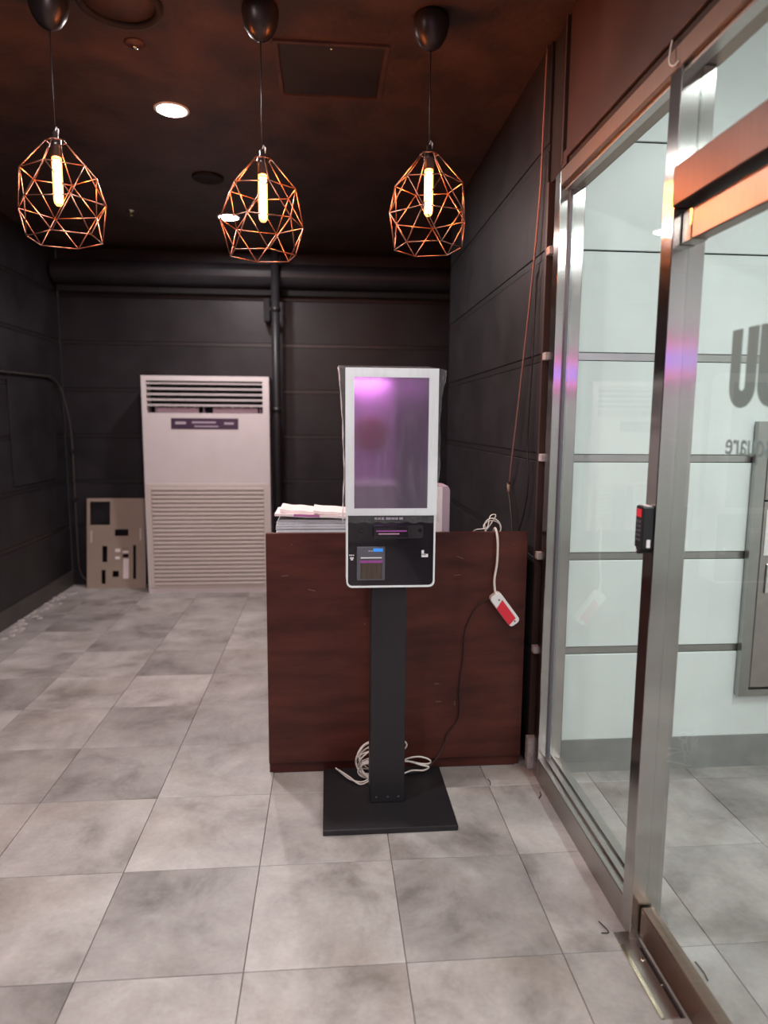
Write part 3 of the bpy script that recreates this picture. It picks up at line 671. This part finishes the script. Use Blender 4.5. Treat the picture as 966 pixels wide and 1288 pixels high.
# ------------------------------------------------------------------ standing air conditioner
AX0, AX1, AYF = -1.563, -.498, 5.93
ac = thing('standing_air_conditioner', 'tall cream floor-standing air conditioner against the back wall', 'air conditioner', ((AX0+AX1)/2, AYF, 0))
ax = (AX0+AX1)/2
def A(x0, y0, z0, x1, y1, z1): return MB().box(x0-ax, y0, z0, x1-ax, y1, z1)
mb = MB()   # body with an open air outlet at the top
for a in ((AX0, .0, 0, AX1, .33, 1.565), (AX0, 0, 1.565, -1.523, .33, 1.876), (-.553, 0, 1.565, AX1, .33, 1.876), (-1.523, 0, 1.835, -.553, .33, 1.876), (-1.523, .16, 1.565, -.553, .33, 1.835)):
    v = a; mb.box(v[0]-ax, v[1], v[2], v[3]-ax, v[4], v[5])
mb.build('body', M['acr'], ac)
A(-1.523, .14, 1.565, -.553, .16, 1.835).build('outlet_cavity', M['dark_hole'], ac)
sl = A(-1.521, .004, -.0, -.555, .05, .012).mesh('louvre', M['acr'])
for k in range(5):
    o = link('louvre', sl, ac, (0, 0, 1.620+.046*k)); o.rotation_euler = (.22, 0, 0)
vm_ = B(-.004, .055, 0, .004, .12, .06).mesh('vane', M['lilac'])
for k in range(12):
    if k == 6: continue
    link('vane', vm_, ac, (-1.46+.08*k-ax, 0, 1.567))
for x0, x1 in ((-1.45, -1.10), (-.98, -.60)): A(x0, .05, 1.567, x1, .056, 1.612).build('pink_flap', M['lilac'], ac)
lb = A(-1.325, -.004, 1.430, -.762, .002, 1.522).build('name_plate', M['purple'], ac, bevel=.002, bseg=1)
for x0, x1, z0, z1 in ((-1.29, -1.20, 1.470, 1.492), (-1.15, -.95, 1.480, 1.494), (-1.13, -.93, 1.448, 1.458), (-.88, -.80, 1.470, 1.488)):
    A(x0, -.0055, z0, x1, -.0035, z1).build('plate_print', M['pale_print'], lb)
A(-1.545, -.006, .045, -.516, .0, .962).build('intake_panel', M['acg'], ac, bevel=.002, bseg=1)
A(-1.505, -.007, .07, -.556, -.0055, .935).build('intake_shadow', mat('grille_gap', (.36, .31, .29), .7), ac)
gs = A(-1.505, -.020, 0, -.556, -.006, .022).mesh('grille_slat', M['acg'], .003, 1)
for k in range(24): link('grille_slat', gs, ac, (0, 0, .074+.0362*k))
A(AX0+.005, -.003, .0, AX1-.005, .0, .04).build('plinth', M['acr'], ac)

# beige leaning plate
bp = thing('metal_plate', 'beige metal front plate with cutouts leaning against the wall', 'metal plate', (-1.90, 6.13, 0))
bp.rotation_euler = (math.radians(-8), 0, 0)
W, H = .515, .81
holes = [(-.232+.0, .570, -.055, .780), (-.015, .470, .105, .530), (-.125, .235, -.080, .380), (-.132, .040, -.095, .165), (.145, .080, .172, .385), (.055, .275, .105, .305), (-.035, .10, .02, .155)]
xs = sorted({-W/2, W/2, *[h[0] for h in holes], *[h[2] for h in holes]}); zs = sorted({0, H, *[h[1] for h in holes], *[h[3] for h in holes]})
mb = MB()
for i in range(len(xs)-1):
    for j in range(len(zs)-1):
        cx, cz = (xs[i]+xs[i+1])/2, (zs[j]+zs[j+1])/2
        if any(h[0] < cx < h[2] and h[1] < cz < h[3] for h in holes): continue
        mb.box(xs[i], 0, zs[j], xs[i+1], .012, zs[j+1])
mb.build('plate', M['beige'], bp)
for a in ((.06, .085, .108, .265), (.055, .315, .105, .335), (-.01, .325, .035, .355), (-.01, .26, .03, .285)): B(a[0], -.0015, a[1], a[2], .0005, a[3]).build('pale_sticker', M['paper2'], bp)
for x in (.066, .096): MB().lathe([(.007, 0), (.006, .003)], seg=10).build('red_button', mat('dull_red', (.22, .07, .06), .5), bp, (x, 0, .355)).rotation_euler = (PI/2, 0, 0)
for x, z in ((-.225, .47), (.205, .49)): B(x, -.001, z-.06, x+.012, .0004, z+.05).build('small_print', M['acg'], bp)

# pipes on the back wall, conduit on the left
dk = thing('wall_duct', 'black rounded duct running along the top of back wall', 'duct', (-.2, 6.16, 2.65))
pts = []
for k in range(13):
    a = PI*k/12
    pts.append((-.10-.0*k+.10-.11*math.sin(a), .10-.10*math.cos(a)))
MB().prism([(.115, 0), (.115, .20)]+[(p[0], p[1]) for p in reversed(pts)], 'x', -2.1, 2.18).build('duct', M['panel'], dk)
MB().box(-2.1, .02, -.055, 2.18, .115, -.005).build('duct_shade', M['joint'], dk)  # dark strip standing in for the shadow beneath the duct
vp = thing('vertical_pipe', 'black vertical pipe on the back wall right of air conditioner', 'pipe', (-.44, 6.02, 0))
MB().tube([(0, 0, 0), (0, 0, 2.97)], .036, 14).build('pipe', M['panel'], vp)
for z in (.6, 1.6, 2.45): MB().tube([(0, 0, z-.02), (0, 0, z+.02)], .042, 14).build('collar', M['panel_strip'], vp)
B(-.11, .10, 2.36, -.055, .24, 2.56).build('bracket', M['joint'], vp, bevel=.01)
B(-.055, .02, 2.44, -.03, .24, 2.47).build('bracket_arm', M['joint'], vp)
cd = thing('conduit', 'thin grey conduit bending down in the left rear corner', 'conduit', (XL+.020, 5.2, 1.84))
MB().tube(spline([(0, -1.2, -.02), (0, .0, 0), (0, .6, .012), (0, .80, .008), (.01, .93, -.06), (.03, 1.0, -.22), (.045, 1.05, -.5), (.045, 1.055, -1.1), (.045, 1.06, -1.6), (.07, 1.06, -1.75), (.13, 1.05, -1.80)], 6), .009, 8).build('tube', mat('grey_conduit', (.04, .036, .034), .45), cd)
for p in ((0, .0, 0), (0, .76, .012), (.045, 1.045, -.62), (.045, 1.05, -1.05)): B(p[0]-.012, p[1]-.018, p[2]-.016, p[0]+.012, p[1]+.018, p[2]+.016).build('clip', M['panel_strip'], cd, bevel=.004, bseg=1)

wp = thing('wall_patch', 'dark flush cover board on the left wall under the conduit', 'cover board', (XL, 5.65, 1.0))
B(0, -.43, 0, .010, .40, .80).build('board', M['panel'], wp, bevel=.002, bseg=1)
# plaster debris along the left baseboard
rd2 = random.Random(5)
dm = MB()
for k in range(90):
    y = 4.3+1.7*rd2.random()**.8; x = XL+.02+rd2.random()**2*.12; s = rd2.uniform(.006, .03); hgt = s*.35
    dm.lathe([(s, 0), (s*.8, hgt*.6), (s*.2, hgt)], (x, y, 0), 6, False)
tag(dm.build('plaster_debris', mat('dusty_plaster', (.36, .33, .32), .9, var=.3, vscale=30)), 'crumbled pale plaster debris along the left baseboard', 'debris', kind='stuff')
# black twist-wire scraps on the floor
for lb, pts in (('black wire scrap on the floor by the steel sill', [(.845, 2.49, .003), (.858, 2.51, .005), (.862, 2.535, .004)]),
                ('black wire scrap on the floor beside the counter corner', [(.672, 2.60, .003), (.676, 2.625, .004), (.672, 2.65, .003)]),
                ('bent black wire scrap on floor beside the mullion foot', [(.805, 1.765, .003), (.825, 1.763, .004), (.826, 1.775, .005), (.815, 1.81, .004)]),
                ('black wire scrap on the corridor floor beyond the glass door', [(1.025, 1.575, .003), (1.028, 1.60, .004), (1.026, 1.64, .003)])):
    tag(MB().tube(spline(pts, 4), .0016, 6).build('wire_scrap', M['cable_b']), lb, 'wire')
tag(MB().tube(spline([(.874, 1.79, 2.465), (.870, 1.79, 2.44), (.868, 1.787, 2.41), (.872, 1.77, 2.395), (.876, 1.755, 2.40)], 5), .0022, 6).build('cable_tie', M['cable_w']), 'white cable tie hanging from the steel head rail', 'cable tie')

t = thing('added_light_bar', 'unseen light bar added for the glint atop the kiosk screen', 'added light', (.5, -3.98, 2.09))  # added lamp: makes the screen glint and lights the violet wall
B(-.30, -.02, -.03, .30, .02, .05).build('housing', M['white_pl'], t)
B(-.28, .02, -.015, .12, .035, .025).build('diffuser', emis('light_bar', (1, .8, 1), 3), t)
lamp('light_bar_lamp', 'AREA', (0, .06, -.05), 9, (1, .72, 1), .5, (math.radians(-20), 0, 0), t, shape='RECTANGLE', size_y=.05)
# unseen pieces added behind the camera for the kiosk screen reflection
t = thing('added_rear_counter', 'unseen low white counter added for the lower screen reflection', 'counter', (.1, -3.6, 0))
B(-1.6, -.3, .05, .74, .3, .72).build('body', M['wwall'], t); B(-1.65, -.32, .72, .75, .33, .76).build('top', M['wwall'], t)
t = thing('added_red_disc', 'unseen round red disc added for the kiosk screen reflection', 'sign', (.55, -3.99, 1.35))
d = MB().lathe([(.22, 0), (.22, .02), (.2, .025)], seg=28).build('disc', mat('red_disc', (.36, .05, .11), .4), t); d.rotation_euler = (-PI/2, 0, 0)
